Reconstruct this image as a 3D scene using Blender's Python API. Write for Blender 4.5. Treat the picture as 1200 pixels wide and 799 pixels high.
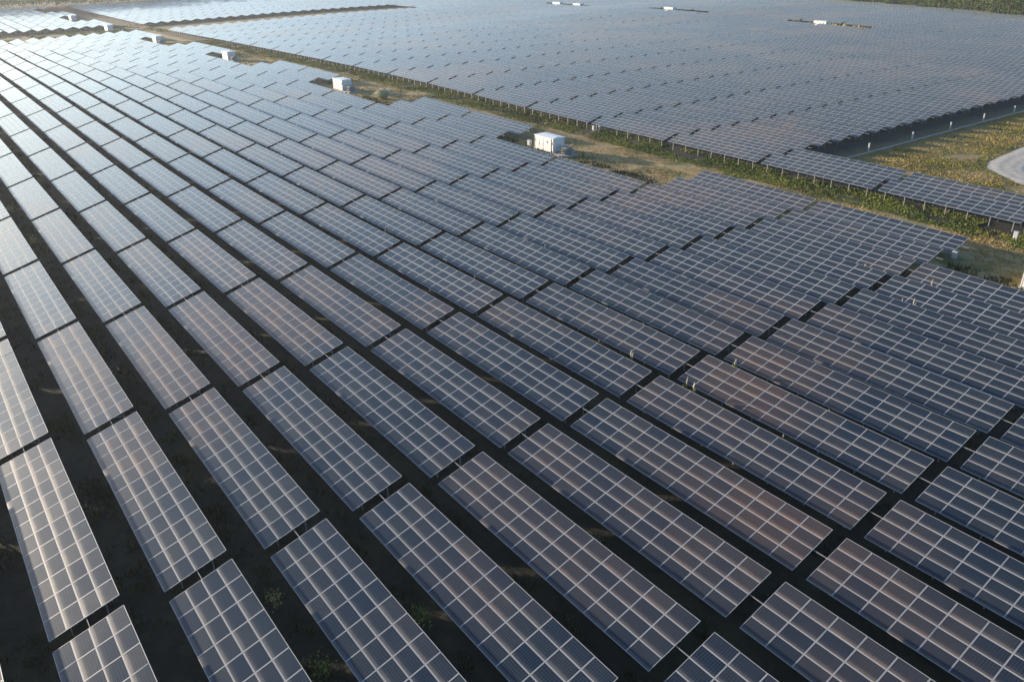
import bpy, math, random
import numpy as np
from mathutils import Vector, Matrix, noise as mnoise
random.seed(7); rng = np.random.default_rng(7)
scene = bpy.context.scene
for o in list(bpy.data.objects): bpy.data.objects.remove(o)
COL = scene.collection
R_ = math.radians

# ------------------------------------------------------------------ camera
CAM = dict(f=0.939227531, yaw=-0.927807968, pitch=0.460880361, roll=-0.0104721312, pos=(39.4773911, 1.17398034, 34.3275067))
def cam_axes():
    cy, sy, p = math.cos(CAM['yaw']), math.sin(CAM['yaw']), CAM['pitch']
    fwd = Vector((sy*math.cos(p), cy*math.cos(p), -math.sin(p)))
    right = Vector((cy, -sy, 0)); up = right.cross(fwd)
    cr, sr = math.cos(CAM['roll']), math.sin(CAM['roll'])
    return cr*right + sr*up, -sr*right + cr*up, fwd
CR, CU, CF = cam_axes()
cd = bpy.data.cameras.new('camera'); cam = bpy.data.objects.new('camera', cd); COL.objects.link(cam)
cd.sensor_width = 36; cd.lens = 36*CAM['f']*1000/1200; cd.clip_start = 0.5; cd.clip_end = 6000
cam.matrix_world = Matrix(((CR.x, CU.x, -CF.x, CAM['pos'][0]), (CR.y, CU.y, -CF.y, CAM['pos'][1]),
                           (CR.z, CU.z, -CF.z, CAM['pos'][2]), (0, 0, 0, 1)))
scene.camera = cam
CP = Vector(CAM['pos'])
def project(X, Y, Z):                      # only used to decide which tables are worth building singly
    d = Vector((X, Y, Z)) - CP; z = d.dot(CF)
    if z < 1: return None
    return 600+939.2*d.dot(CR)/z, 399.5-939.2*d.dot(CU)/z, z

# ------------------------------------------------------------------ light
SUN_EL = R_(8.8)
sx, sy_ = -0.921, -0.3897
w = bpy.data.worlds.new('World'); scene.world = w; w.use_nodes = True
nt = w.node_tree; nt.nodes.clear()
sky = nt.nodes.new('ShaderNodeTexSky'); sky.sky_type = 'NISHITA'; sky.sun_disc = False
sky.sun_elevation = SUN_EL; sky.sun_rotation = math.atan2(sx, sy_) ; sky.altitude = 100
sky.air_density = 1.0; sky.dust_density = 1.6; sky.ozone_density = 3.4
bg = nt.nodes.new('ShaderNodeBackground'); bg.inputs[1].default_value = 0.14
wo = nt.nodes.new('ShaderNodeOutputWorld')
nt.links.new(sky.outputs[0], bg.inputs[0]); nt.links.new(bg.outputs[0], wo.inputs[0])
sl = bpy.data.lights.new('sun', 'SUN'); sl.energy = 5.0; sl.angle = R_(0.55); sl.color = (1.0, 0.82, 0.62)
so = bpy.data.objects.new('sun', sl); COL.objects.link(so)
sd = Vector((sx*math.cos(SUN_EL), sy_*math.cos(SUN_EL), math.sin(SUN_EL)))
so.rotation_euler = sd.to_track_quat('Z', 'Y').to_euler(); so.location = (0, 0, 100)
scene.view_settings.view_transform = 'Standard'; scene.view_settings.look = 'None'
scene.view_settings.exposure = 1.27; scene.view_settings.gamma = 1
HAZE = 0.00014

# ------------------------------------------------------------------ materials
def mat(name):
    m = bpy.data.materials.new(name); m.use_nodes = True
    n = m.node_tree.nodes; b = n['Principled BSDF']
    return m, n, m.node_tree.links, b
def math_(n, l, op, a, b=None, c=None, clamp=False):
    x = n.new('ShaderNodeMath'); x.operation = op; x.use_clamp = clamp
    for i, v in enumerate((a, b, c)):
        if v is None: continue
        if isinstance(v, (int, float)): x.inputs[i].default_value = v
        else: l.new(v, x.inputs[i])
    return x.outputs[0]
def mix_(n, l, fac, a, b):
    x = n.new('ShaderNodeMix'); x.data_type = 'RGBA'
    for s, v in ((x.inputs[0], fac), (x.inputs[6], a), (x.inputs[7], b)):
        if isinstance(v, tuple): s.default_value = (*v, 1)
        elif isinstance(v, (int, float)): s.default_value = v
        else: l.new(v, s)
    return x.outputs[2]
def noise_(n, l, scale, detail=3, vec=None, rough=0.55):
    x = n.new('ShaderNodeTexNoise'); x.inputs['Scale'].default_value = scale
    x.inputs['Detail'].default_value = detail; x.inputs['Roughness'].default_value = rough
    if vec is not None: l.new(vec, x.inputs['Vector'])
    return x.outputs['Fac']
def ramp_(n, l, fac, p0, p1):
    x = n.new('ShaderNodeMapRange'); x.inputs[1].default_value = p0; x.inputs[2].default_value = p1
    l.new(fac, x.inputs[0]); return x.outputs[0]

FRAME_C = (0.36, 0.37, 0.38)
def panel_material(name, framed):
    """UV: integer part = panel number, fraction = place on the panel (u along the row, v up the slope)."""
    m, n, l, b = mat(name)
    uv = n.new('ShaderNodeUVMap').outputs[0]
    sep = n.new('ShaderNodeSeparateXYZ'); l.new(uv, sep.inputs[0])
    U = math_(n, l, 'FRACT', sep.outputs[0]); V = math_(n, l, 'FRACT', sep.outputs[1])
    iu = math_(n, l, 'FLOOR', sep.outputs[0]); iv = math_(n, l, 'FLOOR', sep.outputs[1])
    oi = n.new('ShaderNodeObjectInfo')
    cb = n.new('ShaderNodeCombineXYZ'); l.new(iu, cb.inputs[0]); l.new(iv, cb.inputs[1]); l.new(math_(n, l, 'MULTIPLY', oi.outputs['Random'], 371.7), cb.inputs[2])
    wn = n.new('ShaderNodeTexWhiteNoise'); l.new(cb.outputs[0], wn.inputs['Vector']); rnd = wn.outputs['Value']
    geo = n.new('ShaderNodeNewGeometry').outputs['Position']
    # cells: 10 x 6, thin pale gaps and bus bars
    def grid(c, k, wd):
        f = math_(n, l, 'FRACT', math_(n, l, 'MULTIPLY', c, k))
        d = math_(n, l, 'ABSOLUTE', math_(n, l, 'SUBTRACT', f, 0.5))
        return math_(n, l, 'GREATER_THAN', d, 0.5-wd)
    gx = grid(U, 10.0, 0.026); gy = grid(V, 6.0, 0.030)
    bus = grid(V, 12.0, 0.050)
    cells = math_(n, l, 'MAXIMUM', gx, gy)
    cellcol = mix_(n, l, rnd, (0.002, 0.008, 0.022), (0.005, 0.010, 0.020))
    col = mix_(n, l, math_(n, l, 'MULTIPLY', bus, 0.40), cellcol, (0.09, 0.12, 0.15))
    col = mix_(n, l, math_(n, l, 'MULTIPLY', cells, 0.60), col, (0.10, 0.15, 0.19))
    # dusting: thin at random, thick along each lower edge; plus copper flare painted in
    ns = noise_(n, l, 0.9, 4, geo); nf = noise_(n, l, 7.0, 3, geo)
    vv = math_(n, l, 'ADD', V, math_(n, l, 'MULTIPLY', math_(n, l, 'SUBTRACT', nf, 0.5), 0.10))
    edge = math_(n, l, 'POWER', math_(n, l, 'SUBTRACT', 1.0, math_(n, l, 'MULTIPLY', vv, 2.5), clamp=True), 2.4, clamp=True)
    edge = math_(n, l, 'MULTIPLY', edge, math_(n, l, 'ADD', 0.45, math_(n, l, 'MULTIPLY', ns, 0.75)))
    film_flare = math_(n, l, 'ADD', math_(n, l, 'ADD', 0.0, math_(n, l, 'MULTIPLY', ramp_(n, l, noise_(n, l, 0.028, 2, geo), 0.46, 0.62), 0.075)), math_(n, l, 'MULTIPLY', math_(n, l, 'MULTIPLY', ns, rnd), 0.09))  # broad patches are painted lens flare, the rest random dusting
    dust_flare = math_(n, l, 'ADD', math_(n, l, 'MULTIPLY', edge, math_(n, l, 'ADD', 0.24, math_(n, l, 'MULTIPLY', rnd, 0.40))), film_flare, clamp=True)
    flare_n = noise_(n, l, 0.028, 2, geo)
    dust_flare_col = mix_(n, l, ramp_(n, l, flare_n, 0.46, 0.62), (0.27, 0.258, 0.24), (0.47, 0.27, 0.155))  # grey is the soiling itself, copper imitates lens-flare tint in the colour
    col = mix_(n, l, dust_flare, col, dust_flare_col)
    rough = math_(n, l, 'ADD', 0.21, math_(n, l, 'MULTIPLY', dust_flare, 0.5))
    metal = None
    if framed:
        def rim(c, wd):
            d = math_(n, l, 'ABSOLUTE', math_(n, l, 'SUBTRACT', c, 0.5)); return math_(n, l, 'GREATER_THAN', d, 0.5-wd)
        fr = math_(n, l, 'MAXIMUM', rim(U, 0.024), rim(V, 0.036))
        col = mix_(n, l, fr, col, FRAME_C); rough = math_(n, l, 'ADD', rough, math_(n, l, 'MULTIPLY', fr, 0.15))
    l.new(col, b.inputs['Base Color']); l.new(rough, b.inputs['Roughness'])
    b.inputs['IOR'].default_value = 1.36
    b.inputs['Sheen Weight'].default_value = 0.36; b.inputs['Sheen Roughness'].default_value = 0.30; b.inputs['Sheen Tint'].default_value = (0.60, 0.84, 1.0, 1)
    l.new(math_(n, l, 'SUBTRACT', 0.5, math_(n, l, 'MULTIPLY', dust_flare, 0.55), clamp=True), b.inputs['Specular IOR Level'])
    return m
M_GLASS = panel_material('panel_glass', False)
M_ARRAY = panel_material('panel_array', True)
def simple(name, c, rough=0.5, metal=0.0, var=0.0, scale=2.0, c2=None, bump=0.0):
    m, n, l, b = mat(name)
    b.inputs['Roughness'].default_value = rough; b.inputs['Metallic'].default_value = metal
    tc = n.new('ShaderNodeTexCoord').outputs['Object']
    f = noise_(n, l, scale, 5, tc)
    c2 = c2 or tuple(x*(1-var) for x in c)
    l.new(mix_(n, l, ramp_(n, l, f, 0.35, 0.65), c, c2), b.inputs['Base Color'])
    if bump:
        bn = n.new('ShaderNodeBump'); bn.inputs['Strength'].default_value = bump; l.new(f, bn.inputs['Height']); l.new(bn.outputs[0], b.inputs['Normal'])
    return m
M_FRAME = simple('anodised_frame', FRAME_C, 0.40, 0.0, 0.12)
M_BACK = simple('panel_backsheet', (0.45, 0.46, 0.48), 0.6, 0, 0.1)
M_STEEL = simple('galvanised_steel', (0.34, 0.34, 0.34), 0.5, 0.3, 0.25, 3)
M_WHITE = simple('white_painted_metal', (0.68, 0.68, 0.67), 0.5, 0, 0.10, 1.6, c2=(0.62, 0.60, 0.55))
M_ROOF = simple('white_roof_sheet', (0.80, 0.80, 0.78), 0.4, 0, 0.10, 1.0)
M_VENT = simple('dark_vent', (0.06, 0.06, 0.06), 0.6, 0, 0.3)
M_DOOR = simple('door_paint', (0.70, 0.69, 0.66), 0.5, 0, 0.15, 2)
M_CONC = simple('concrete', (0.36, 0.35, 0.33), 0.9, 0, 0.3, 2.0, bump=0.2)
M_GREY = simple('transformer_grey', (0.16, 0.19, 0.21), 0.5, 0, 0.3, 2.0)
M_BOX = simple('grey_box_plastic', (0.42, 0.43, 0.44), 0.5, 0, 0.1)
M_PIPE = simple('pale_conduit', (0.30, 0.32, 0.33), 0.5, 0, 0.2)
M_SIGN = simple('warning_yellow', (0.75, 0.5, 0.05), 0.5, 0, 0.05)
M_GRAVEL = simple('pale_gravel', (0.46, 0.45, 0.42), 0.95, 0, 0.0, 0.8, c2=(0.36, 0.35, 0.33), bump=0.4)
M_BARK = simple('bark', (0.13, 0.10, 0.075), 0.9, 0, 0.4, 2.0)
def leafmat(name, cols):
    m, n, l, b = mat(name)
    b.inputs['Roughness'].default_value = 0.65
    at = n.new('ShaderNodeAttribute'); at.attribute_name = 'tone'
    l.new(mix_(n, l, at.outputs['Fac'], cols[0], cols[1]), b.inputs['Base Color'])
    return m
M_LEAF = leafmat('tree_leaves', ((0.035, 0.070, 0.020), (0.17, 0.22, 0.045)))
M_GRASS = leafmat('grass_green', ((0.080, 0.120, 0.015), (0.230, 0.250, 0.030)))
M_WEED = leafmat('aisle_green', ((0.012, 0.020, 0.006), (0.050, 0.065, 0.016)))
M_GOLD = leafmat('grass_golden', ((0.17, 0.16, 0.030), (0.44, 0.32, 0.08)))
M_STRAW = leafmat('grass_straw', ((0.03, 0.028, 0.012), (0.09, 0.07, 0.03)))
M_PAMPAS = leafmat('pampas_leaf', ((0.26, 0.29, 0.10), (0.62, 0.57, 0.36)))
M_DRY = leafmat('grass_dry', ((0.28, 0.18, 0.05), (0.56, 0.40, 0.14)))
M_PLUME = leafmat('plume', ((0.48, 0.42, 0.28), (0.62, 0.55, 0.40)))

# ------------------------------------------------------------------ mesh helpers
class MB:
    def __init__(s): s.v = []; s.f = []; s.m = []; s.uv = []
    def face(s, pts, mi=0, uv=None):
        k = len(s.v); s.v += [tuple(p) for p in pts]; s.f.append(tuple(range(k, k+len(pts)))); s.m.append(mi)
        s.uv += uv if uv else [(0.5, 0.5)]*len(pts)
    def box(s, a, b, mi=0, M=None, top_uv=None, top_m=None, skip=()):
        x0, y0, z0 = a; x1, y1, z1 = b
        P = [Vector((x, y, z)) for z in (z0, z1) for y in (y0, y1) for x in (x0, x1)]
        if M is not None: P = [M @ p for p in P]
        for k, q in enumerate(((0, 2, 3, 1), (4, 5, 7, 6), (0, 1, 5, 4), (2, 6, 7, 3), (0, 4, 6, 2), (1, 3, 7, 5))):
            if k in skip: continue
            s.face([P[i] for i in q], (top_m if k == 1 and top_m is not None else mi), top_uv if k == 1 else None)
    def bar(s, a, b, w, mi=0, h=None):
        a = Vector(a); b = Vector(b); d = b-a; L = d.length
        q = d.to_track_quat('Z', 'Y').to_matrix().to_4x4(); q.translation = a
        h = h or w
        s.box((-w/2, -h/2, 0), (w/2, h/2, L), mi, q)
    def cone(s, a, b, r0, r1, n=8, mi=0, cap=True):
        a = Vector(a); b = Vector(b); q = (b-a).to_track_quat('Z', 'Y').to_matrix()
        A = [a + q @ Vector((math.cos(t)*r0, math.sin(t)*r0, 0)) for t in [2*math.pi*i/n for i in range(n)]]
        B = [b + q @ Vector((math.cos(t)*r1, math.sin(t)*r1, 0)) for t in [2*math.pi*i/n for i in range(n)]]
        for i in range(n): j = (i+1) % n; s.face((A[i], A[j], B[j], B[i]), mi)
        if cap: s.face(B, mi); s.face(A[::-1], mi)
    def mesh(s, name, mats):
        me = bpy.data.meshes.new(name); me.from_pydata(s.v, [], s.f)
        for m in mats: me.materials.append(m)
        me.polygons.foreach_set('material_index', s.m)
        uvl = me.uv_layers.new(name='UVMap'); uvl.data.foreach_set('uv', np.array(s.uv, dtype=np.float32).ravel())
        me.update(); return me
def link(name, me, parent=None, loc=None, rot=None, label=None, cat=None, group=None, kind=None):
    o = bpy.data.objects.new(name, me); COL.objects.link(o)
    if parent is not None: o.parent = parent
    if loc is not None: o.location = loc
    if rot is not None: o.rotation_euler = rot
    for k, v in (('label', label), ('category', cat), ('group', group), ('kind', kind)):
        if v: o[k] = v
    return o

# ------------------------------------------------------------------ terrain
CTRL = np.array([(-127,97,.9),(-170,97,.9),(-211,97,.8),(-254,97,-.2),(-295,97,-.8),(-338,97,-1.1),(-380,95,-2.2),(-380,50,-3.0),(-300,40,-1.0),(-418,80,-2.2),(-418,50,-2.4),(-422,118,-2.2),(-422,150,-2.2),(-422,175,-.6),(-422,205,-.4),(-422,235,0),(-422,257,.3),(-380,130,-1.15),(-380,150,-1.1),(-380,172,.3),(-380,200,.7),(-380,240,1.2),
 (-170,150,1.1),(-200,130,1.1),(-233,120,.6),(-254,125,.3),(-293,130,-.2),(-380,116,-1.7),(-150,165,.8),(-108,180,.4),
 (-260,330,2.3),(-343,330,.8),(-170,335,1.1),(-106,330,0),(-430,330,1),(-450,95,-2.4),(-600,100,-2.5),(-600,250,-1),(-340,220,0),(-230,220,.9),
 (-60,60,0),(-20,20,0),(-20,90,0),(-60,120,0),(-100,50,0),(-150,50,.2),(-150,0,0),(30,60,0),(0,140,0),(-45,200,0),(0,250,0),(-100,90,.1),(-90,130,0.1),
 (40,-20,0),(-60,-20,0),(-230,20,-.2),(-200,60,.5),(-200,480,1.5),(-100,460,.5),(-340,480,1)], float)
def terrain(X, Y):
    X = np.asarray(X, float); Y = np.asarray(Y, float)
    d2 = (X[..., None]-CTRL[:, 0])**2 + ((Y[..., None]-CTRL[:, 1])*1.0)**2
    wgt = np.exp(-d2/(2*28.0**2)) + 1e-4/(1+d2/1e3)
    return (wgt*CTRL[:, 2]).sum(-1)/wgt.sum(-1)
def tz(x, y): return float(terrain(np.array([x]), np.array([y]))[0])
GOFF = -0.30                                   # ground below the fitted plane
def dip(Y): Y = np.asarray(Y, float); return -0.38*np.exp(-((Y-113.5)/6.0)**4)
def gz(x, y): return tz(x, y)+GOFF+float(dip(y))

# ------------------------------------------------------------------ solar tables
PU, GAP, PV, TILT, SL = 21.0895865, 0.937, 6.04525559, 0.280318175, 4.0
LEN = PU-GAP; NU, NV = 12, 4; CW = LEN/NU; CHT = SL/NV
LOWZ = 0.80
ct, st_ = math.cos(TILT), math.sin(TILT)
TM = Matrix.Rotation(TILT, 4, 'X')
def spt(x, s, h=0.0):                           # point on the tilted plane: x along, s up the slope, h off it (local, z=0 at the low edge)
    return Vector((x, s*ct-h*st_, s*st_+h*ct))
# one framed panel, origin at its lower left corner
pm = MB(); pw, ph, t, fw = CW-0.018, CHT-0.016, 0.040, 0.028
pm.box((0, 0, -t), (pw, ph, 0), 1, skip=(1,))
o4 = [(0, 0), (pw, 0), (pw, ph), (0, ph)]; i4 = [(fw, fw), (pw-fw, fw), (pw-fw, ph-fw), (fw, ph-fw)]
for i in range(4):
    j = (i+1) % 4
    pm.face([(*o4[i], 0), (*o4[j], 0), (*i4[j], 0), (*i4[i], 0)], 1)
    pm.face([(*i4[i], 0), (*i4[j], 0), (*i4[j], -0.006), (*i4[i], -0.006)], 1)
pm.face([(x, y, -0.006) for x, y in i4], 0, [(0.001, 0.001), (0.999, 0.001), (0.999, 0.999), (0.001, 0.999)])
PANEL = pm.mesh('solar_panel', [M_GLASS, M_FRAME])
def frame_mesh(posts, groundz=GOFF-LOWZ-0.3):
    b = MB()
    for s in (0.45, 1.55, 2.45, 3.55):
        b.bar(spt(0.02, s, -0.085), spt(LEN-0.02, s, -0.085), 0.05, 0, 0.08)
    for k in range(7):
        x = 1.0 + k*(LEN-2.0)/6
        b.bar(spt(x, 0.25, -0.16), spt(x, 3.8, -0.16), 0.06, 0, 0.09)
        p1 = spt(x, 1.15, -0.20); p2 = spt(x, 3.2, -0.20)
        b.bar((x, p2.y-0.1, p2.z-0.7), (x, p1.y+0.9, p1.z+0.15), 0.045)
        if posts:
            b.box((x-0.05, p1.y-0.04, groundz), (x+0.05, p1.y+0.04, p1.z)); b.box((x-0.05, p2.y-0.04, groundz), (x+0.05, p2.y+0.04, p2.z))
    # conduit that bridges the gap to the next table
    b.bar(spt(LEN-0.02, 2.05, -0.07), spt(LEN+GAP+0.1, 2.05, -0.07), 0.045)
    return b.mesh('support_frame', [M_STEEL])
FRAME_P = frame_mesh(True); FRAME_N = frame_mesh(False)
def post_mesh(h):
    b = MB(); b.box((-0.045, -0.035, 0), (0.045, 0.035, h)); b.box((-0.09, -0.07, h-0.02), (0.09, 0.07, h)); return b.mesh('post', [M_STEEL])
P1 = spt(0, 1.15, -0.20); P2 = spt(0, 3.2, -0.20)
GZ = GOFF-LOWZ-0.55
P0 = spt(0, 0.55, -0.20); POST_V = post_mesh(P0.z-GZ); POST_F = post_mesh(P1.z-GZ); POST_R = post_mesh(P2.z-GZ)
# the 48 panels of a table, joined, for tables farther off
am = MB()
for i in range(NU):
    for j in range(NV):
        M = Matrix.Translation(spt(i*CW+0.009, j*CHT+0.008)) @ TM
        am.box((0, 0, -0.035), (pw, ph, 0), 0, M, top_uv=[(i+.001, j+.001), (i+.999, j+.001), (i+.999, j+.999), (i+.001, j+.999)], top_m=1, skip=(0,))
ARRAY = am.mesh('panel_array', [M_FRAME, M_ARRAY])

ORD = ['first','second','third','fourth','fifth','sixth','seventh','eighth','ninth','tenth','eleventh','twelfth','thirteenth','fourteenth','fifteenth','sixteenth','seventeenth','eighteenth','nineteenth','twentieth']
def ordn(k):
    if k <= 20: return ORD[k-1]
    tens = {2: 'twenty', 3: 'thirty', 4: 'forty', 5: 'fifty', 6: 'sixty'}[k//10]
    return tens+'-'+ORD[k % 10-1] if k % 10 else {2: 'twentieth', 3: 'thirtieth', 4: 'fortieth', 5: 'fiftieth', 6: 'sixtieth'}[k//10]
cells = []                                        # (row, k, x0, y0)
def add(r, k, dx=0.0, dy=0.0): cells.append((r, k, k*PU+dx, r*PV+dy))
for r in range(-5, 17):                           # near block
    for k in range(-18, 5):
        if r >= 15 and (k % 4) in (0, 1): continue     # clearings with a cabin: [-4,-2], [-8,-6] ...
        add(r, k)
for r in range(5, 17):                            # block beyond the left cross track
    for k in range(-29, -20):
        if r >= 15 and k in (-24, -23, -28, -27): continue
        add(r, k)
for r in range(19, 55):                           # block behind the dirt track
    for k in range(-20 if r > 42 else -18, 0):
        if r >= 21 and k > -3: continue
        if r >= 53 and k in (-9, -8, -13, -12, -17, -16, -21, -20): continue
        add(r, k)
for r in range(19, 60):                           # far left block
    for k in range(-29, -20):
        add(r, k)
for r in range(55, 82):                           # farthest block, up to the wood
    for k in range(-27, -1):
        y = r*PV+3.6
        if y > 412 + max(0, (-100-k*PU))*0.22: continue
        add(r, k, 0, 3.6)
seen = []; near_hidden = []
for c in cells:
    r, k, x0, y0 = c
    z = tz(x0+LEN/2, y0)+LOWZ
    pts = [project(x0, y0, z), project(x0+LEN, y0, z), project(x0, y0+SL*ct, z+SL*st_), project(x0+LEN, y0+SL*ct, z+SL*st_)]
    if any(p is None for p in pts):
        continue
    xs = [p[0] for p in pts]; ys = [p[1] for p in pts]
    if max(xs) < -260 or min(xs) > 1500 or max(ys) < -14 or min(ys) > 1080: continue
    def clipv(v, a, b_): return min(max(v, a), b_)
    vis = (clipv(max(xs), 0, 1200)-clipv(min(xs), 0, 1200))*(clipv(max(ys), 0, 799)-clipv(min(ys), 0, 799))
    # visible only if the (convex) quad meets the frame: sample it
    inside = 0
    for a in np.linspace(0, 1, 25):
        for b_ in np.linspace(0, 1, 7):
            px = (pts[0][0]*(1-a)+pts[1][0]*a)*(1-b_)+(pts[2][0]*(1-a)+pts[3][0]*a)*b_
            py = (pts[0][1]*(1-a)+pts[1][1]*a)*(1-b_)+(pts[2][1]*(1-a)+pts[3][1]*a)*b_
            if 1 < px < 1199 and 1 < py < 798: inside += 1
    area = 0.5*abs((pts[1][0]-pts[2][0])*(pts[3][1]-pts[0][1])-(pts[3][0]-pts[0][0])*(pts[1][1]-pts[2][1]))*inside/175
    dist = (Vector((x0+LEN/2, y0+2, z))-CP).length
    seen.append([area, dist, c, inside, sum(xs)/4])
seen.sort(key=lambda e: -e[0])
single = [e for e in seen if e[3] > 0][:300]
rest = seen[len(single):] if len(single) == 300 else [e for e in seen if e[3] == 0]
rest_ids = {id(e) for e in rest}
in_view_rows = {}
for e in seen:
    if e[3] > 0: in_view_rows.setdefault(e[2][0], []).append(e[2][1])
def table_matrix(x0, y0, jit=True):
    z0, z1 = tz(x0, y0+2), tz(x0+LEN, y0+2)
    q = Matrix.Rotation(math.atan2(z0-z1, LEN), 4, 'Y')
    m = Matrix.Translation((x0, y0, z0+LOWZ)) @ q
    return m
for area, dist, (r, k, x0, y0), ins, cx in single:
    ks = sorted(in_view_rows[r], reverse=True)
    if r <= 16:
        side = 'near' ; n = 17-r; ks = [q for q in ks if (q >= -18)]
        if k >= -18: lab = 'tilted solar table in the %s row before the dirt track, %s from the right' % (ordn(n), ordn(ks.index(k)+1))
        else: lab = 'tilted solar table past the left cross track, %s row before track, %s from right' % (ordn(n), ordn(-19-k))
    elif r < 55:
        lab = 'tilted solar table in the %s row behind the dirt track, %s from the right' % (ordn(r-18), ordn(ks.index(k)+1))
    else: lab = 'tilted solar table in the %s row beyond the far lane, %s from the right' % (ordn(r-54), ordn(ks.index(k)+1))
    root = bpy.data.objects.new('solar_table', None); COL.objects.link(root); root.empty_display_size = 0.5
    root.matrix_world = table_matrix(x0, y0)
    root['label'] = lab; root['category'] = 'solar table'; root['group'] = 'tilted solar tables standing in rows'
    rr = random.Random(r*1000+k)
    if dist < 88:
        for i in range(NU):
            for j in range(NV):
                p = spt(i*CW+0.009, j*CHT+0.008)
                o = bpy.data.objects.new('solar_panel', PANEL); COL.objects.link(o); o.parent = root
                o.location = p; o.rotation_euler = (TILT+rr.gauss(0, 0.0035), rr.gauss(0, 0.0025), 0)
    else:
        link('panel_array', ARRAY, root, rot=(rr.gauss(0, 0.003), 0, 0), kind='stuff')
    if r == 19 or (r == 20 and k >= -2) or (r == 16) or (dist < 62):
        link('support_frame', FRAME_N, root)
        for q in range(7):
            x = 1.0+q*(LEN-2.0)/6
            (link('post', POST_V, root, loc=(x, P0.y, GZ)) if r == 19 else link('post', POST_F, root, loc=(x, P1.y, GZ))); link('post', POST_R, root, loc=(x, P2.y, GZ))
    else:
        link('support_frame', FRAME_P, root)
# the remaining, smaller tables: one object
V, F, MI, UV = [], [], [], []
def pull(me):
    v = np.empty(len(me.vertices)*3); me.vertices.foreach_get('co', v)
    lv = np.empty(len(me.loops), int); me.loops.foreach_get('vertex_index', lv)
    return v.reshape(-1, 3), lv.reshape(-1, 4), np.array([p.material_index for p in me.polygons])
slab = MB()
slab.box((0, 0, -0.035), (LEN, SL, 0), 0, TM, top_uv=[(0, 0), (12, 0), (12, 4), (0, 4)], top_m=1)
for kx in range(7):
    x = 1.0+kx*(LEN-2)/6
    slab.box((x-0.05, P1.y-0.04, GZ), (x+0.05, P1.y+0.04, P1.z)); slab.box((x-0.05, P2.y-0.04, GZ), (x+0.05, P2.y+0.04, P2.z))
sv = np.array(slab.v); sf = np.array(slab.f); sm = np.array(slab.m); su = np.array(slab.uv)
for n_, (area, dist, (r, k, x0, y0), ins, cx) in enumerate(rest):
    m = np.array(table_matrix(x0, y0) @ Matrix.Rotation(random.gauss(0, 0.003), 4, 'X'))
    vv = sv @ m[:3, :3].T + m[:3, 3]
    F.append(sf+sum(len(a) for a in V) if False else sf+n_*len(sv)); V.append(vv); MI.append(sm)
    u = su.copy(); u[:, 0] += (n_*13) % 4000; u[:, 1] += 5*(n_ % 50); UV.append(u)
def np_mesh(name, v, f, mats, mi=None, uv=None, tone=None):
    me = bpy.data.meshes.new(name); k = f.shape[1]
    me.vertices.add(len(v)); me.vertices.foreach_set('co', v.astype(np.float32).ravel())
    me.loops.add(f.size); me.loops.foreach_set('vertex_index', f.astype(np.int32).ravel())
    me.polygons.add(len(f)); me.polygons.foreach_set('loop_start', np.arange(0, f.size, k, dtype=np.int32))
    for m in mats: me.materials.append(m)
    if mi is not None: me.polygons.foreach_set('material_index', mi.astype(np.int32))
    if uv is not None: me.uv_layers.new(name='UVMap').data.foreach_set('uv', uv.astype(np.float32).ravel())
    me.update(calc_edges=True); me.validate()
    if tone is not None:
        a = me.attributes.new('tone', 'FLOAT', 'FACE'); a.data.foreach_set('value', tone.astype(np.float32))
    return me
me = np_mesh('distant_solar_tables', np.vstack(V), np.vstack(F), [M_FRAME, M_ARRAY], np.hstack(MI), np.vstack(UV))
link('distant_solar_tables', me, label='the many smaller solar tables filling the far blocks', cat='solar tables', kind='stuff')
print('tables single', len(single), 'rest', len(rest), 'panels singly', sum(1 for e in single if e[1] < 88)*48)

# ------------------------------------------------------------------ ground
xs = np.concatenate([np.arange(-1600, -720, 80), np.arange(-720, -420, 10), np.arange(-420, 60, 3), np.arange(60, 700, 40)])
ys = np.concatenate([np.arange(-400, -20, 40), np.arange(-20, 100, 4), np.arange(100, 125, 1.0), np.arange(125, 260, 4), np.arange(260, 520, 10), np.arange(520, 1500, 70)])
gx, gy = np.meshgrid(xs, ys)
rough = (mnoise and np.array([[0.10*mnoise.noise(Vector((a*0.13, b*0.13, 0)))+0.05*mnoise.noise(Vector((a*0.5, b*0.5, 3))) for a, b in zip(ra, rb)] for ra, rb in zip(gx, gy)]))
gzv = terrain(gx, gy)+GOFF+rough+dip(gy)
nx, ny = len(xs), len(ys)
idx = np.arange(nx*ny).reshape(ny, nx)
ff = np.stack([idx[:-1, :-1], idx[:-1, 1:], idx[1:, 1:], idx[1:, :-1]], -1).reshape(-1, 4)
vv = np.stack([gx, gy, gzv], -1).reshape(-1, 3)
def sm(a, b, x): t_ = np.clip((x-a)/(b-a), 0, 1); return t_*t_*(3-2*t_)
trk = sm(89, 92, gy)*(1-sm(109.5, 112.5, gy))*sm(-420, -380, gx)              # dry worn track between the two blocks
crs = sm(-440, -420, gx)*(1-sm(-385, -380, gx))                                      # cross track at the left
field = sm(-42, -34, gx)*sm(126, 130, gy)*0.75
crs2 = sm(-424, -416, gx)*(1-sm(-386, -380, gx))*sm(100, 108, gy)*0.75
lane = sm(333, 335, gy)*(1-sm(338, 340, gy))
dry = np.clip(np.maximum.reduce([trk, crs*0.45, field, crs2*0.7, lane]), 0, 1)
gm, n, l, b = mat('ground_soil')
b.inputs['Roughness'].default_value = 0.95
pos = n.new('ShaderNodeNewGeometry').outputs['Position']
at = n.new('ShaderNodeAttribute'); at.attribute_name = 'dry'
n1 = noise_(n, l, 0.16, 5, pos, 0.6); n2 = noise_(n, l, 1.3, 5, pos, 0.65); n3 = noise_(n, l, 0.05, 3, pos)
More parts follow.
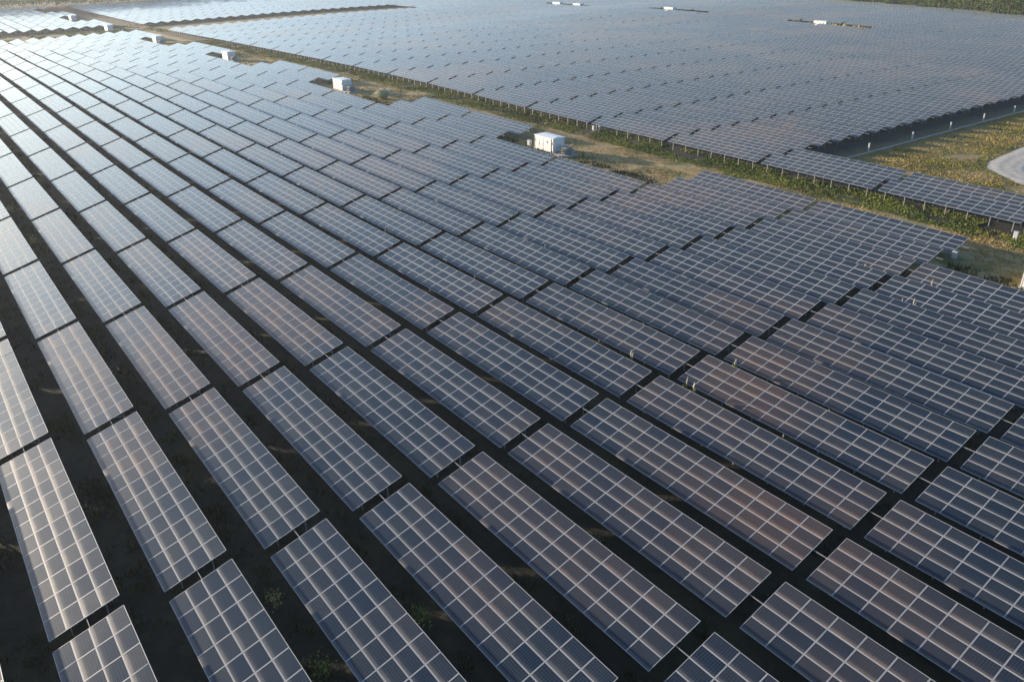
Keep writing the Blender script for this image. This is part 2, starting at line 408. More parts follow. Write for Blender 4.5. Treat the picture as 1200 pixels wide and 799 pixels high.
grass = mix_(n, l, ramp_(n, l, n2, 0.35, 0.65), (0.004, 0.006, 0.003), (0.015, 0.015, 0.007))
dryc = mix_(n, l, ramp_(n, l, n2, 0.3, 0.7), (0.28, 0.180, 0.070), (0.45, 0.31, 0.13))
dryc = mix_(n, l, ramp_(n, l, n1, 0.50, 0.62), dryc, (0.12, 0.125, 0.035))
fac = math_(n, l, 'ADD', at.outputs['Fac'], math_(n, l, 'MULTIPLY', math_(n, l, 'SUBTRACT', n1, 0.5), 0.9), clamp=True)
l.new(mix_(n, l, fac, grass, dryc), b.inputs['Base Color'])
bn = n.new('ShaderNodeBump'); bn.inputs['Strength'].default_value = 0.6; bn.inputs['Distance'].default_value = 0.2
l.new(n2, bn.inputs['Height']); l.new(bn.outputs[0], b.inputs['Normal'])
me = np_mesh('ground', vv, ff, [gm])
a = me.attributes.new('dry', 'FLOAT', 'POINT'); a.data.foreach_set('value', dry.ravel().astype(np.float32))
me.polygons.foreach_set('use_smooth', [True]*len(me.polygons))
link('ground', me, kind='structure')

# pale gravel road bending through the field on the right
outer = [(-20.0, 215), (-21.5, 190), (-22.4, 166.4), (-21.9, 156.9), (-21.1, 150), (-19.4, 145.5), (-16.8, 142.5), (-13, 140), (-10.4, 138.4), (-4, 136), (6, 134), (20, 133), (40, 133)]
inner = [(-10.0, 215), (-12.0, 190), (-14.5, 170), (-15.5, 160), (-15.4, 154), (-14.6, 149.5), (-13.0, 147), (-10.5, 145), (-8.0, 143.8), (-2, 142), (6, 141), (20, 140.5), (40, 140.5)]
def densify(P, k=6):
    P = [Vector((*p, 0)) for p in P]; out = []
    for i in range(len(P)-1):
        p0, p1, p2, p3 = P[max(i-1, 0)], P[i], P[i+1], P[min(i+2, len(P)-1)]
        for q in range(k):
            t_ = q/k; out.append(0.5*((2*p1)+(p2-p0)*t_+(2*p0-5*p1+4*p2-p3)*t_*t_+(3*p1-p0-3*p2+p3)*t_**3))
    out.append(P[-1]); return out
O_, I_ = densify(outer), densify(inner); rv, rf = [], []
for q, (p_, r_) in enumerate(zip(O_, I_)):
    for s in range(9):
        wob = 0.5*mnoise.noise(Vector((q*0.7, s*0.9, 2))) if s in (0, 8) else 0
        c = p_.lerp(r_, s/8+wob*0.12); edge = min(s, 8-s)
        rv.append((c.x, c.y, gz(c.x, c.y)+(0.07 if edge > 0 else -0.05)))
    if q:
        for s in range(8): rf.append(((q-1)*9+s, (q-1)*9+s+1, q*9+s+1, q*9+s))
gr, n, l, b = mat('gravel_surface'); b.inputs['Roughness'].default_value = 0.95
uvn = n.new('ShaderNodeUVMap').outputs[0]; sp = n.new('ShaderNodeSeparateXYZ'); l.new(uvn, sp.inputs[0])
pos = n.new('ShaderNodeNewGeometry').outputs['Position']
rut = math_(n, l, 'ADD', math_(n, l, 'MULTIPLY', math_(n, l, 'SINE', math_(n, l, 'MULTIPLY', sp.outputs[1], 21.0)), 0.10), noise_(n, l, 1.2, 5, pos))
l.new(mix_(n, l, ramp_(n, l, rut, 0.3, 0.85), (0.50, 0.47, 0.41), (0.25, 0.22, 0.17)), b.inputs['Base Color'])
me = bpy.data.meshes.new('gravel_road'); me.from_pydata(rv, [], rf); me.materials.append(gr)
uvl = me.uv_layers.new(name='UVMap')
for lp in me.loops: uvl.data[lp.index].uv = (lp.vertex_index//9, (lp.vertex_index % 9)/8)
me.polygons.foreach_set('use_smooth', [True]*len(me.polygons)); link('gravel_road', me, kind='structure')

# ------------------------------------------------------------------ grass (nobody could count it)
def tufts(name, X, Y, H, W, nb, material, spread=0.35, lab=None, cat='grass'):
    N = len(X); Z = terrain(X, Y)+GOFF-0.02+dip(Y)
    X = np.repeat(X, nb); Y = np.repeat(Y, nb); Z = np.repeat(Z, nb); H = np.repeat(H, nb)*rng.uniform(0.5, 1.15, N*nb); W = np.repeat(W, nb)
    a = rng.uniform(0, 2*np.pi, N*nb); rr = rng.uniform(0, 1, N*nb)*spread*H*1.2
    bx, by = X+np.cos(a)*rr, Y+np.sin(a)*rr
    a2 = rng.uniform(0, 2*np.pi, N*nb); dx, dy = np.cos(a2)*W*H/2, np.sin(a2)*W*H/2
    lx, ly = np.cos(a)*H*0.45*rng.uniform(0.1, 1, N*nb), np.sin(a)*H*0.45*rng.uniform(0.1, 1, N*nb)
    v = np.stack([np.stack([bx-dx, by-dy, Z], -1), np.stack([bx+dx, by+dy, Z], -1), np.stack([bx+lx, by+ly, Z+H], -1)], 1).reshape(-1, 3)
    f = np.arange(len(v)).reshape(-1, 3)
    cl = np.array([mnoise.noise(Vector((a_*0.12, b_*0.12, 40)))+0.5*mnoise.noise(Vector((a_*0.6, b_*0.6, 50))) for a_, b_ in zip(X[::nb], Y[::nb])])
    tone = np.clip(0.5+0.9*np.repeat(cl, nb)+np.repeat(rng.uniform(-0.1, 0.1, N), nb)+rng.uniform(-0.08, 0.08, N*nb), 0, 1)
    link(name, np_mesh(name, v, f, [material], tone=tone), label=lab, cat=cat, kind='stuff')
def on_road(x, y):
    P = ROADP; c = False; j = len(P)-1
    for i in range(len(P)):
        if (P[i][1] > y) != (P[j][1] > y) and x < (P[j][0]-P[i][0])*(y-P[i][1])/(P[j][1]-P[i][1])+P[i][0]: c = not c
        j = i
    return c
ROADP = outer+inner[::-1]
def pick(n_, x0, x1, y0, y1, scale=0.12, thr=0.0, seed=0):
    X = rng.uniform(x0, x1, n_); Y = rng.uniform(y0, y1, n_)
    k = np.array([mnoise.noise(Vector((a*scale, b_*scale, seed))) for a, b_ in zip(X, Y)]) > thr
    return X[k], Y[k]
def near_weight(n_, x1, span, p=2.0): return x1 - span*rng.uniform(0, 1, n_)**p
def vg(n_, y0, y1, thr, seed, sc=0.15):
    X = 12-340*rng.uniform(0, 1, n_)**1.5; Y = rng.uniform(y0, y1, n_)
    k = np.array([mnoise.noise(Vector((a*sc, b_*sc*1.6, seed))) for a, b_ in zip(X, Y)]) > thr
    return X[k], Y[k]
X, Y = vg(52000, 109.5, 117.5, -0.25, 1)
tufts('green_verge_grass', X, Y, rng.uniform(0.08, 0.28, len(X)), rng.uniform(0.6, 1.2, len(X)), 5, M_GRASS, lab='green grass growing along the low edge of the solar rows behind the dirt track')
X, Y = vg(9000, 108.5, 114.0, 0.05, 21, 0.12)
tufts('golden_verge_grass', X, Y, rng.uniform(0.1, 0.30, len(X)), rng.uniform(0.6, 1.1, len(X)), 5, M_GOLD, lab='golden grass mixed into the green verge behind the dirt track')
X, Y = vg(40000, 102.0, 112.0, -0.15, 2, 0.2)
tufts('dry_track_grass', X, Y, rng.uniform(0.05, 0.18, len(X)), rng.uniform(0.7, 1.3, len(X)), 4, M_DRY, lab='dry yellowed grass scattered over the dirt track')
X, Y = vg(22000, 91.0, 103.0, -0.2, 31, 0.2)
k = (np.mod(X+4*PU, 4*PU) < 2*PU)
tufts('clearing_dry_grass', X[k], Y[k], rng.uniform(0.05, 0.25, k.sum()), rng.uniform(0.6, 1.2, k.sum()), 5, M_DRY, lab='dry grass in the clearings round the white cabins')
X, Y = vg(8000, 104.0, 112.5, 0.12, 22, 0.12)
tufts('low_track_weeds', X, Y, rng.uniform(0.08, 0.30, len(X)), rng.uniform(0.5, 1.0, len(X)), 5, M_GRASS, lab='low green weeds in patches on the dirt track')
X, Y = pick(60000, -37, 12, 126, 200, 0.10, -0.35, 3)
k = ~np.array([on_road(a, b_) for a, b_ in zip(X, Y)])
X, Y = X[k], Y[k]
tufts('field_grass', X, Y, rng.uniform(0.06, 0.22, len(X)), rng.uniform(0.7, 1.3, len(X)), 4, M_GOLD, lab='dry ochre grass on the open field round the gravel road')
X, Y = pick(22000, -37, 12, 125, 200, 0.08, 0.08, 4)
k = ~np.array([on_road(a, b_) for a, b_ in zip(X, Y)])
X, Y = X[k], Y[k]
tufts('field_weeds', X, Y, rng.uniform(0.08, 0.25, len(X)), rng.uniform(0.7, 1.2, len(X)), 5, M_GRASS, lab='green weeds in patches on the open field beside the gravel road')
# aisles between the near rows
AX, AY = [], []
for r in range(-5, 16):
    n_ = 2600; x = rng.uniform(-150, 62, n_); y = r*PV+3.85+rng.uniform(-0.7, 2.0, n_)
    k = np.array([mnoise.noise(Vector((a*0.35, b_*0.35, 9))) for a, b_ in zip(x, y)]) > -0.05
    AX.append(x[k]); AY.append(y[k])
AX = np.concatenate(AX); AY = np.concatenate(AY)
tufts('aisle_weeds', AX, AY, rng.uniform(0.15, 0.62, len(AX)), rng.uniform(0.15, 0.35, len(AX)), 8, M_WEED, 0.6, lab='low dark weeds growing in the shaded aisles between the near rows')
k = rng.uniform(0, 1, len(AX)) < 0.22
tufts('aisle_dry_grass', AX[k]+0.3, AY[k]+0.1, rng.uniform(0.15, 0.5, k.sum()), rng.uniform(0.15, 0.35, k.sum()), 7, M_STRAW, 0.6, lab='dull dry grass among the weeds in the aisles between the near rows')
X, Y = pick(6000, -440, -380, 20, 118, 0.08, 0.0, 5)
tufts('cross_track_grass', X, Y, rng.uniform(0.3, 0.8, len(X)), rng.uniform(0.3, 0.6, len(X)), 4, M_GRASS, lab='grass on the cross track at the far left')
X = rng.uniform(-200, -130, 900); Y = rng.uniform(320, 336, 900)
tufts('clearing_grass', X, Y, rng.uniform(0.6, 1.6, len(X)), rng.uniform(0.2, 0.4, len(X)), 5, M_DRY, lab='tall dry grass in the far clearing beside the white cabin')

# ------------------------------------------------------------------ plumed grass and weeds, one by one
def clump_meshes(h, nb, np_, rad, seed):
    rr = random.Random(seed); b = MB(); tone = []
    for _ in range(nb):
        a = rr.uniform(0, 6.283); l_ = h*rr.uniform(0.35, 0.75); r0 = rad*0.3*rr.random(); out = rad*rr.uniform(0.5, 1.1)
        d = Vector((math.cos(a), math.sin(a), 0)); s_ = Vector((-math.sin(a), math.cos(a), 0))*0.02*h/2
        p0 = d*r0; p1 = d*(r0+out*0.45)+Vector((0, 0, l_)); p2 = d*(r0+out)+Vector((0, 0, l_*0.75))
        b.face((p0-s_, p0+s_, p1+s_, p1-s_)); b.face((p1-s_, p1+s_, p2)); t_ = rr.random(); tone += [t_, t_]
    me = b.mesh('blades', [M_GRASS]); at_ = me.attributes.new('tone', 'FLOAT', 'FACE'); at_.data.foreach_set('value', tone)
    out_ = []
    for _ in range(np_):
        c = MB(); a = rr.uniform(0, 6.283); d = Vector((math.cos(a), math.sin(a), 0))*rad*rr.uniform(0.05, 0.6); hh = h*rr.uniform(0.82, 1.05)
        top = d+Vector((0, 0, hh)); bot = d*0.3; mid = bot.lerp(top, 0.68)
        c.cone(bot, mid, 0.012, 0.008, 5)
        m1 = mid.lerp(top, 0.35)
        c.cone(mid, m1, 0.02, 0.085+0.03*rr.random(), 7, cap=False); c.cone(m1, top+Vector((0.05, 0.03, 0)), 0.09, 0.006, 7)
        mm = c.mesh('plume', [M_PLUME]); at_ = mm.attributes.new('tone', 'FLOAT', 'FACE'); at_.data.foreach_set('value', [rr.random() for _ in mm.polygons])
        out_.append(mm)
    return me, out_
def unproj(px, py, z):
    d = CF+CR*((px-600)/939.2)-CU*((py-399.5)/939.2); t_ = (z-CP.z)/d.z; q = CP+d*t_; return q.x, q.y
def plumed(px, py, h, n_pl, lab, rad=0.5, nb=50, z=None, bm=None):
    x, y = unproj(px, py, (h*0.9+GOFF) if z is None else z)
    if z is None:                                    # settle it in the aisle it grows from
        r = round((y-4.9)/PV); y = r*PV+4.95
    me, pl = clump_meshes(h, nb, n_pl, rad, int(px*7+py))
    if bm: me.materials[0] = bm
    root = bpy.data.objects.new('pampas_grass', None); COL.objects.link(root); root.location = (x, y, gz(x, y)-0.02)
    root['label'] = lab; root['category'] = 'grass plant'; root['group'] = 'plumed grasses growing up between the rows'
    link('blades', me, root)
    if bm is None: root.scale = (0.7, 0.7, 0.93)
    for m in pl: link('plume', m, root)
for a in [(738, 412, 2.6, 2, 'pair of pale plumes rising from the aisle at the very centre right'),
          (821, 436, 2.6, 1, 'single pale plume standing over the table end right of centre'),
          (810, 450, 2.5, 2, 'pale plumes left of a table corner, lowest of the centre right ones'),
          (860, 420, 2.7, 3, 'three buff plumes beside the reddish table right of centre'),
          (640, 285, 2.4, 2, 'small pale plumes over the middle rows above centre'),
          (763, 278, 2.4, 1, 'short faint plume above the centre, left of the gap marks'),
          (847, 257, 2.4, 1, 'small faint plume among the upper right near rows'),
          (1021, 304, 2.5, 2, 'white tipped plumes near the right cabin clearing, upper of two rows'),
          (1094, 328, 2.7, 3, 'bright buff plumes nearest the right hand cabin'),
          (1070, 352, 2.6, 2, 'buff plumes one row below those nearest the right cabin'),
          (1056, 350, 2.3, 1, 'lone thin plume left of the buff pair at the right')]:
    plumed(*a)
plumed(449, 111, 2.7, 70, 'large bushy pampas clump beside the cabin on the dirt track', rad=2.6, nb=900, z=1.4, bm=M_PAMPAS)
plumed(683, 184, 1.9, 5, 'pale plumed tuft right of the nearest white cabin', rad=0.8, nb=90, z=0.0)
plumed(490, 110, 1.2, 4, 'small tuft with pale heads at the right of the large clump', rad=0.7, nb=60, z=0.6)
def shrub(px, py, h, lab, m=M_GRASS, z=0.0):
    x, y = unproj(px, py, z); r = round((y-5.0)/PV); y = r*PV+5.0
    rr = random.Random(int(px+py*3)); b = MB(); tone = []
    for _ in range(160):
        c = Vector((rr.gauss(0, h*0.35), rr.gauss(0, h*0.25), abs(rr.gauss(h*0.45, h*0.25)))); s_ = h*0.09
        q = [c+Vector((rr.uniform(-s_, s_), rr.uniform(-s_, s_), rr.uniform(-s_, s_))) for _ in range(3)]
        b.face(q); tone.append(rr.random())
    me = b.mesh('leaves', [m]); at_ = me.attributes.new('tone', 'FLOAT', 'FACE'); at_.data.foreach_set('value', tone)
    c = MB(); [c.cone((0, 0, 0), (rr.gauss(0, .2), rr.gauss(0, .2), h*0.8), 0.015, 0.006, 5) for _ in range(5)]
    root = bpy.data.objects.new('weed_bush', None); COL.objects.link(root); root.location = (x, y, gz(x, y)-0.02)
    root['label'] = lab; root['category'] = 'bush'; root['group'] = 'weed bushes in the aisles'
    link('leaves', me, root); link('stems', c.mesh('stems', [M_BARK]), root)
M_YEL = leafmat('yellow_weed', ((0.28, 0.20, 0.05), (0.50, 0.38, 0.12)))
for a in [(330, 698, 1.0, 'yellow seeding weed in the aisle near the bottom left centre', M_YEL),
          (500, 720, 1.3, 'leafy green bush in the dark aisle at the bottom centre', M_GRASS),
          (372, 790, 1.2, 'green weed bush at the bottom edge of the photo, left of centre', M_GRASS),
          (712, 628, 1.0, 'bright green sprig in the aisle right of the bottom centre', M_GRASS),
          (18, 246, 1.3, 'sunlit yellow weed in the far left aisle, lower of two', M_YEL),
          (45, 282, 1.3, 'sunlit yellow weed in the left aisle below the other', M_YEL),
          (56, 213, 1.4, 'pale weed clump in the upper left aisle', M_YEL),
          (196, 233, 1.4, 'straw coloured clump between the tables at the upper left', M_YEL),
          (226, 262, 1.0, 'small straw coloured weed below the clump at the upper left', M_YEL),
          (488, 462, 0.9, 'small green bush at a gap between tables left of centre', M_GRASS)]:
    shrub(*a)

# ------------------------------------------------------------------ cabins
def cabin(x0, y0, lab, Lx=5.3, Ly=2.7, H=2.35, deck=True):
    z0 = gz(x0+Lx/2, y0+1)
    root = bpy.data.objects.new('equipment_cabin', None); COL.objects.link(root); root.location = (x0, y0, z0)
    root['label'] = lab; root['category'] = 'cabin'; root['group'] = 'white equipment cabins in the clearings'
    b = MB(); b.box((-0.15, -0.1, -0.4), (Lx+0.15, Ly+0.1, 0.30)); link('plinth', b.mesh('plinth', [M_CONC]), root)
    b = MB(); b.box((0, 0, 0.30), (Lx, Ly, 0.30+H))
    for cx_ in (0, Lx-0.12):
        for cy_ in (-0.03, Ly-0.09): b.box((cx_, cy_, 0.31), (cx_+0.12, cy_+0.12, 0.29+H))
    for q in range(1, 9): b.box((q*Lx/9-0.02, Ly, 0.35), (q*Lx/9+0.02, Ly+0.03, 0.25+H))
    link('body', b.mesh('body', [M_WHITE]), root)
    b = MB(); t0 = 0.30+H
    P = [(-0.12, -0.14, t0), (Lx+0.12, -0.14, t0), (Lx+0.12, Ly+0.14, t0), (-0.12, Ly+0.14, t0)]
    Q = [(x, y, t0+0.12) for x, y, _ in P]; r0, r1 = (0.5, Ly/2, t0+0.24), (Lx-0.5, Ly/2, t0+0.24)
    for i in range(4): j = (i+1) % 4; b.face((P[i], P[j], Q[j], Q[i]))
    b.face(P[::-1]); b.face((Q[0], Q[1], r1, r0)); b.face((Q[2], Q[3], r0, r1)); b.face((Q[1], Q[2], r1)); b.face((Q[3], Q[0], r0))
    link('roof', b.mesh('roof', [M_ROOF]), root)
    for dx in (0.35, 1.45):                          # two door leaves, recessed seams
        b = MB(); b.box((dx, -0.035, 0.36), (dx+1.0, 0.0, 0.30+H-0.2)); d_ = link('door', b.mesh('door', [M_DOOR]), root)
        b = MB(); b.box((dx+0.86, -0.075, 1.25), (dx+0.92, -0.035, 1.5)); link('handle', b.mesh('handle', [M_VENT]), d_)
    for dx in (0.15, 4.75):
        v_ = MB(); v_.box((dx, -0.03, 1.6), (dx+0.35, 0.0, 2.1))
        for s in range(5): v_.box((dx+0.03, -0.045, 1.64+s*0.09), (dx+0.32, -0.03, 1.69+s*0.09))
        link('vent', v_.mesh('vent', [M_VENT]), root)
    b = MB(); b.box((3.45, -0.045, 1.75), (3.85, -0.002, 2.15)); link('warning_sign', b.mesh('warning_sign', [M_VENT]), root)
    b = MB(); b.box((2.6, -0.028, 0.36), (4.6, -0.001, 0.30+H-0.2)); link('service_panel', b.mesh('service_panel', [M_DOOR]), root)
    b = MB(); b.box((Lx, 0.7, 0.36), (Lx+0.035, 1.75, 0.30+H-0.25)); d_ = link('door', b.mesh('door', [M_DOOR]), root)
    b = MB(); b.box((Lx+0.035, 1.55, 1.25), (Lx+0.08, 1.62, 1.5)); link('handle', b.mesh('handle', [M_VENT]), d_)
    if not deck: return root
    b = MB(); b.box((Lx+0.15, -0.1, -0.35), (Lx+3.6, Ly+0.1, 0.26)); link('deck', b.mesh('deck', [M_CONC]), root)
    for q in range(3):
        b = MB(); b.box((Lx+1.2, -0.1-0.3*(q+1), -0.35), (Lx+2.2, -0.1-0.3*q, 0.19-0.16*q)); link('step', b.mesh('step', [M_CONC]), root)
    tr = MB(); tr.box((Lx+1.2, 0.7, 0.26), (Lx+2.9, 2.0, 1.45)); tr.box((Lx+1.1, 0.6, 1.45), (Lx+3.0, 2.1, 1.53))
    T = link('transformer', tr.mesh('transformer', [M_GREY]), root)
    for q in range(9):
        f_ = MB(); f_.box((Lx+1.28+q*0.18, 0.42, 0.40), (Lx+1.31+q*0.18, 0.70, 1.35)); link('cooling_fin', f_.mesh('cooling_fin', [M_GREY]), T)
    for q in range(3):
        f_ = MB(); f_.cone((Lx+1.5+q*0.5, 1.35, 1.53), (Lx+1.5+q*0.5, 1.35, 1.95), 0.07, 0.03, 8); link('bushing', f_.mesh('bushing', [M_BOX]), T)
    rl = MB()
    posts_ = [(Lx+0.3, Ly), (Lx+1.9, Ly), (Lx+3.5, Ly), (Lx+3.5, Ly/2), (Lx+3.5, 0.0), (Lx+2.4, 0.0)]
    for x, y in posts_: rl.bar((x, y, 0.26), (x, y, 1.36), 0.05)
    for p_, q_ in zip(posts_[:-1], posts_[1:]):
        for z in (0.8, 1.34): rl.bar((*p_, z), (*q_, z), 0.04)
    link('railing', rl.mesh('railing', [M_STEEL]), root)
    return root
CABX = [(-77.6, 'white equipment cabin with railed deck, the nearest one fully in view'),
        (-162.0, 'white equipment cabin just left of the bushy pampas clump'),
        (-246.3, 'small white cabin on the track, third back from the nearest full one'),
        (-330.7, 'tiny white cabin at the upper left end of the near block'),
        (7.9, 'white cabin cut off by the right edge of the photo')]
for x, lab in CABX: cabin(x, 94.7, lab)
cabin(-415, 94.7, 'small white cabin past the left cross track, nearer of two', deck=False, Lx=6.5)
cabin(-499.4, 94.7, 'small white cabin past the left cross track, farther of two', deck=False, Lx=6.5)
for x, Lx, lab in [(-174, 6.0, 'low white cabin in the far clearing at the upper right'), (-260, 6.0, 'low white cabin in the far clearing at the top right of centre'),
                   (-347, 6.5, 'low white cabin at the top centre, left of a second one'), (-329, 6, 'low white cabin at the top centre, right of another'),
                   (-432, 6, 'white cabin touching the top edge of the photo left of centre')]:
    cabin(x, 322.5, lab, Lx=Lx, Ly=2.6, H=2.4, deck=False)
# small boxes and the pale pole beside the nearest cabin
def small_box(name, x, y, z, s, lab, cat, m=M_BOX, post=True):
    root = bpy.data.objects.new(name, None); COL.objects.link(root); root.location = (x, y, gz(x, y)); root['label'] = lab; root['category'] = cat
    b = MB(); b.box((-s[0]/2, -s[1]/2, z), (s[0]/2, s[1]/2, z+s[2])); b.box((-s[0]/2-0.03, -s[1]/2-0.05, z+s[2]), (s[0]/2+0.03, s[1]/2+0.02, z+s[2]+0.03))
    link('casing', b.mesh('casing', [m]), root)
    b = MB(); b.box((-s[0]/2+0.04, -s[1]/2-0.02, z+0.05), (s[0]/2-0.04, -s[1]/2, z+s[2]-0.05)); link('door', b.mesh('door', [m]), root)
    if post:
        for q in (-1, 1):
            b = MB(); b.box((q*s[0]*0.3-0.03, -0.03, -0.2), (q*s[0]*0.3+0.03, 0.03, z)); link('leg', b.mesh('leg', [M_STEEL]), root)
    return root
x, y = unproj(620.5, 168.5, 0.6)
small_box('meter_box', x, y, 0.5, (0.8, 0.5, 0.9), 'small pale box on legs left of the nearest full cabin', 'box')
for px, py, lab in [(695.5, 150, 'grey junction box under the solar row behind the track, left of a pair'), (702.5, 150.5, 'grey junction box under the solar row behind the track, right of a pair'),
                    (1191, 274, 'grey junction box under the table end at the right edge'), (1118, 301, 'bluish junction box under the table end beside the right cabin')]:
    x, y = unproj(px, py, 0.4); small_box('junction_box', x, y, 0.55, (0.55, 0.3, 0.8), lab, 'box')
x, y = unproj(652, 180.5, 0.0)
root = bpy.data.objects.new('pole', None); COL.objects.link(root); root.location = (-71.5, 93.6, gz(x, y)); root['label'] = 'pale pole with a bulky head in front of the nearest cabin corner'; root['category'] = 'pole'
b = MB(); b.cone((0, 0, -0.2), (0, 0, 2.9), 0.13, 0.11, 10); link('shaft', b.mesh('shaft', [M_BOX]), root)
b = MB(); b.cone((0, 0, 0.4), (0, 0, 0.9), 0.2, 0.2, 10); link('collar', b.mesh('collar', [M_PIPE]), root)
b = MB(); b.cone((0, 0, 2.9), (0, 0, 3.1), 0.14, 0.05, 10); link('cap', b.mesh('cap', [M_PIPE]), root)

# marker posts and the pale conduit along the block's right end
names = ['nearest', 'second nearest', 'middle', 'fourth', 'farthest']
for q, (y, nm) in enumerate(zip((141, 156, 170.5, 184.5, 198.5, ), names)):
    root = bpy.data.objects.new('marker_post', None); COL.objects.link(root); root.location = (-38.2, y, gz(-38.2, y))
    root['label'] = 'white marker post beside the shaded block end, the %s of five' % nm; root['category'] = 'post'; root['group'] = 'white marker posts by the field'
    b = MB(); b.box((-0.12, -0.1, -0.3), (0.12, 0.1, 1.35)); link('shaft', b.mesh('shaft', [M_BOX]), root)
    b = MB(); b.box((-0.15, -0.13, 1.35), (0.15, 0.13, 1.42)); link('cap', b.mesh('cap', [M_BOX]), root)
root = bpy.data.objects.new('conduit', None); COL.objects.link(root); root.location = (-36.9, 128, gz(-36.9, 128))
root['label'] = 'long pale conduit on low blocks along the shaded end of the block'; root['category'] = 'conduit'
b = MB()
for q in range(24): b.cone((0, q*6, 0.30+gz(-36.9, 128+q*6)-gz(-36.9, 128)), (0, q*6+6, 0.30+gz(-36.9, 134+q*6)-gz(-36.9, 128)), 0.11, 0.11, 8)
link('pipe', b.mesh('pipe', [M_PIPE]), root)
for q in range(24):
    b = MB(); zz = gz(-36.9, 128+q*6)-gz(-36.9, 128); b.box((-0.2, q*6+0.1, zz-0.25), (0.2, q*6+0.4, zz+0.2)); link('support_block', b.mesh('support_block', [M_CONC]), root)

# ------------------------------------------------------------------ trees
def tree_meshes(seed, h):
    rr = random.Random(seed); b = MB()
    base = Vector((0, 0, -0.5)); p = base; r = 0.24; k = 7; pts = [base]
    for i in range(1, k+1):
        q = Vector((rr.gauss(0, 0.12)*i*0.5, rr.gauss(0, 0.12)*i*0.5, -0.5+(h*0.92+0.5)*i/k)); r2 = 0.24*(1-i/k)+0.03
        b.cone(p, q, r, r2, 7, cap=False); p = q; r = r2; pts.append(q)
    limbs = []
    for i in range(11):
        t_ = rr.uniform(0.35, 0.92); z = t_*h; a_ = rr.uniform(0, 6.283); ln = (1-t_*0.75)*h*0.26*rr.uniform(0.7, 1.2)
        c = Vector((0, 0, z)); e = c+Vector((math.cos(a_)*ln, math.sin(a_)*ln, ln*0.45)); b.cone(c, e, 0.07, 0.02, 5, cap=False); limbs.append(e)
    trunk = b.mesh('trunk', [M_BARK])
    V_, tone = [], []
    nl = 70
    for i in range(nl):
        if i < len(limbs): c = limbs[i]
        else:
            t_ = rr.uniform(0.10, 1.0); wd = h*0.19*math.sin(min(1, (1.08-t_)*1.5)*1.57)*rr.uniform(0.3, 1.1)+0.25
            a_ = rr.uniform(0, 6.283); c = Vector((math.cos(a_)*wd, math.sin(a_)*wd, t_*h))
        cs = h*rr.uniform(0.035, 0.075); tn = rr.random()
        for _ in range(26):
            o_ = Vector((rr.gauss(0, cs), rr.gauss(0, cs), rr.gauss(0, cs*0.8))); s_ = rr.uniform(0.14, 0.34)
            q = [c+o_+Vector((rr.uniform(-s_, s_), rr.uniform(-s_, s_), rr.uniform(-s_, s_))) for _ in range(3)]
            V_ += q; tone.append(min(1, max(0, tn*0.7+rr.uniform(0, 0.3))))
    v = np.array([tuple(q) for q in V_]); f = np.arange(len(v)).reshape(-1, 3)
    return trunk, np_mesh('crown', v, f, [M_LEAF], tone=np.array(tone))
TM_ = [tree_meshes(s, 17) for s in range(6)]
def line_y(x): return 412+max(0, (-100-x))*0.22+8
tn = 0
txs = np.arange(-345, -95, 3.2)
for q, x in enumerate(txs[::-1]):
    x2 = x+random.gauss(0, 0.7); y2 = line_y(x2)+random.gauss(0, 1.0); tr, cr = TM_[random.randrange(6)]
    pp = project(x2, y2, gz(x2, y2)+3)
    if not pp or pp[0] > 1200 or pp[0] < 0 or pp[1] < -9: continue
    root = bpy.data.objects.new('tree', None); COL.objects.link(root); root.location = (x2, y2, gz(x2, y2)); root.rotation_euler = (0, 0, random.uniform(0, 6.28))
    s = random.uniform(0.8, 1.15); root.scale = (s, s, s*random.uniform(0.9, 1.1))
    pp = project(x2, y2, gz(x2, y2)+3)
    if pp and 0 < pp[0] < 1200 and pp[1] > -9: tn += 1
    if pp and 0 < pp[0] < 1200 and pp[1] > -9:
        root['label'] = '%s tree from the right along the front edge of the wood' % ordn(tn)
    else: root['label'] = 'tree at the front of the wood, cut off by the photo edge'
    root['category'] = 'tree'; root['group'] = 'slender trees along the front of the wood'
    link('trunk', tr, root); link('crown', cr, root)
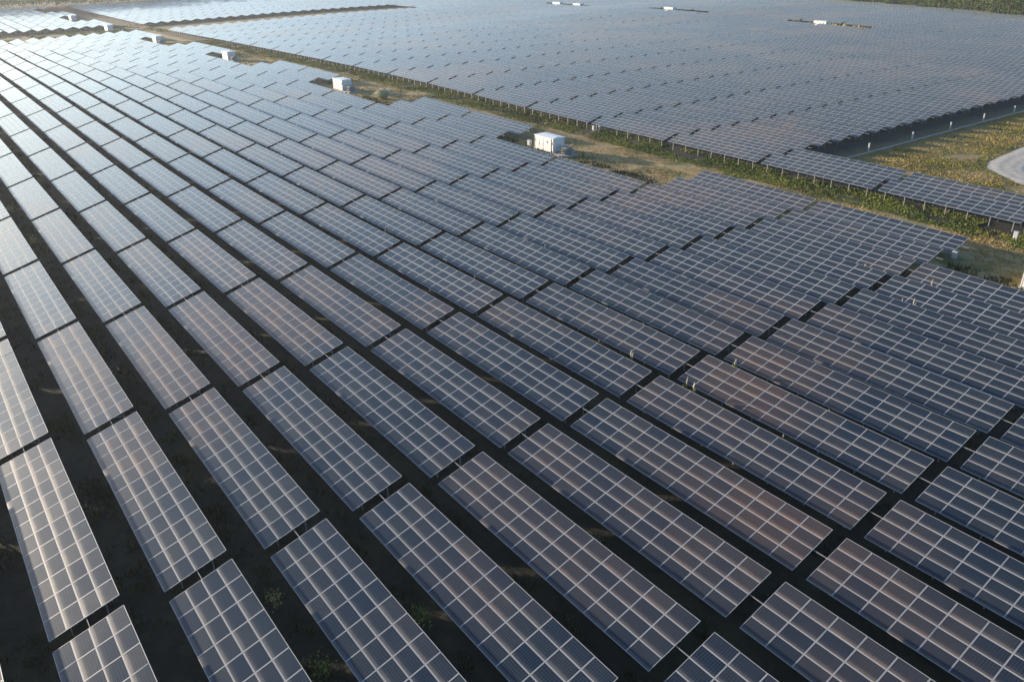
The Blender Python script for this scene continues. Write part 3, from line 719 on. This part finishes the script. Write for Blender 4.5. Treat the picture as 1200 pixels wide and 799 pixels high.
# the wood behind them and the far wood at the left: one mass each
def wood(name, P, lab, coarse=1):
    V_, T_, F_ = [], [], 0
    for (x, y) in P:
        me = TM_[random.randrange(6)][1]; v = np.empty(len(me.vertices)*3); me.vertices.foreach_get('co', v); v = v.reshape(-1, 3)
        v = v.reshape(-1, 3, 3)[::coarse]
        c = v.mean(1, keepdims=True); v = (c+(v-c)*(1.25*math.sqrt(coarse))).reshape(-1, 3)
        t_ = np.empty(len(me.polygons), np.float32); me.attributes['tone'].data.foreach_get('value', t_)
        a_ = random.uniform(0, 6.28); s = random.uniform(0.85, 1.25); c_, s_ = math.cos(a_)*s, math.sin(a_)*s
        v = np.stack([v[:, 0]*c_-v[:, 1]*s_+x, v[:, 0]*s_+v[:, 1]*c_+y, v[:, 2]*s+gz(x, y)], -1)
        V_.append(v); T_.append(t_[::coarse])
    v = np.vstack(V_); link(name, np_mesh(name, v, np.arange(len(v)).reshape(-1, 3), [M_LEAF], tone=np.hstack(T_)), label=lab, cat='wood', kind='stuff')
P = [(x+random.gauss(0, 1.5), line_y(x)+6+5*k_+random.gauss(0, 1.5)) for k_ in range(4) for x in np.arange(-380, -80, 5.0)]
wood('wood_behind_the_rows', P, 'dense dark wood behind the front trees at the upper right', 4)
P = [(-626-9*k_+random.gauss(0, 2), y) for k_ in range(5) for y in np.arange(20, 520, 7)] + [(x, 500+8*k_+random.gauss(0, 2)) for k_ in range(3) for x in np.arange(-660, -380, 8)]
wood('far_wood', P, 'hazy dark wood along the top left edge', 6)

# ------------------------------------------------------------------ haze
b = MB(); b.box((-1700, -500, -6), (800, 1600, 44))
hm = bpy.data.materials.new('haze'); hm.use_nodes = True; hn = hm.node_tree.nodes; hn.clear()
pv = hn.new('ShaderNodeVolumePrincipled'); pv.inputs['Color'].default_value = (0.86, 0.93, 1.0, 1); pv.inputs['Density'].default_value = HAZE; pv.inputs['Anisotropy'].default_value = 0.42
ho = hn.new('ShaderNodeOutputMaterial'); hm.node_tree.links.new(pv.outputs[0], ho.inputs['Volume'])
link('haze', b.mesh('haze', [hm]), kind='stuff', label='thin pale haze over the whole farm', cat='haze')
print('objects', len(bpy.data.objects), 'trees seen', tn)
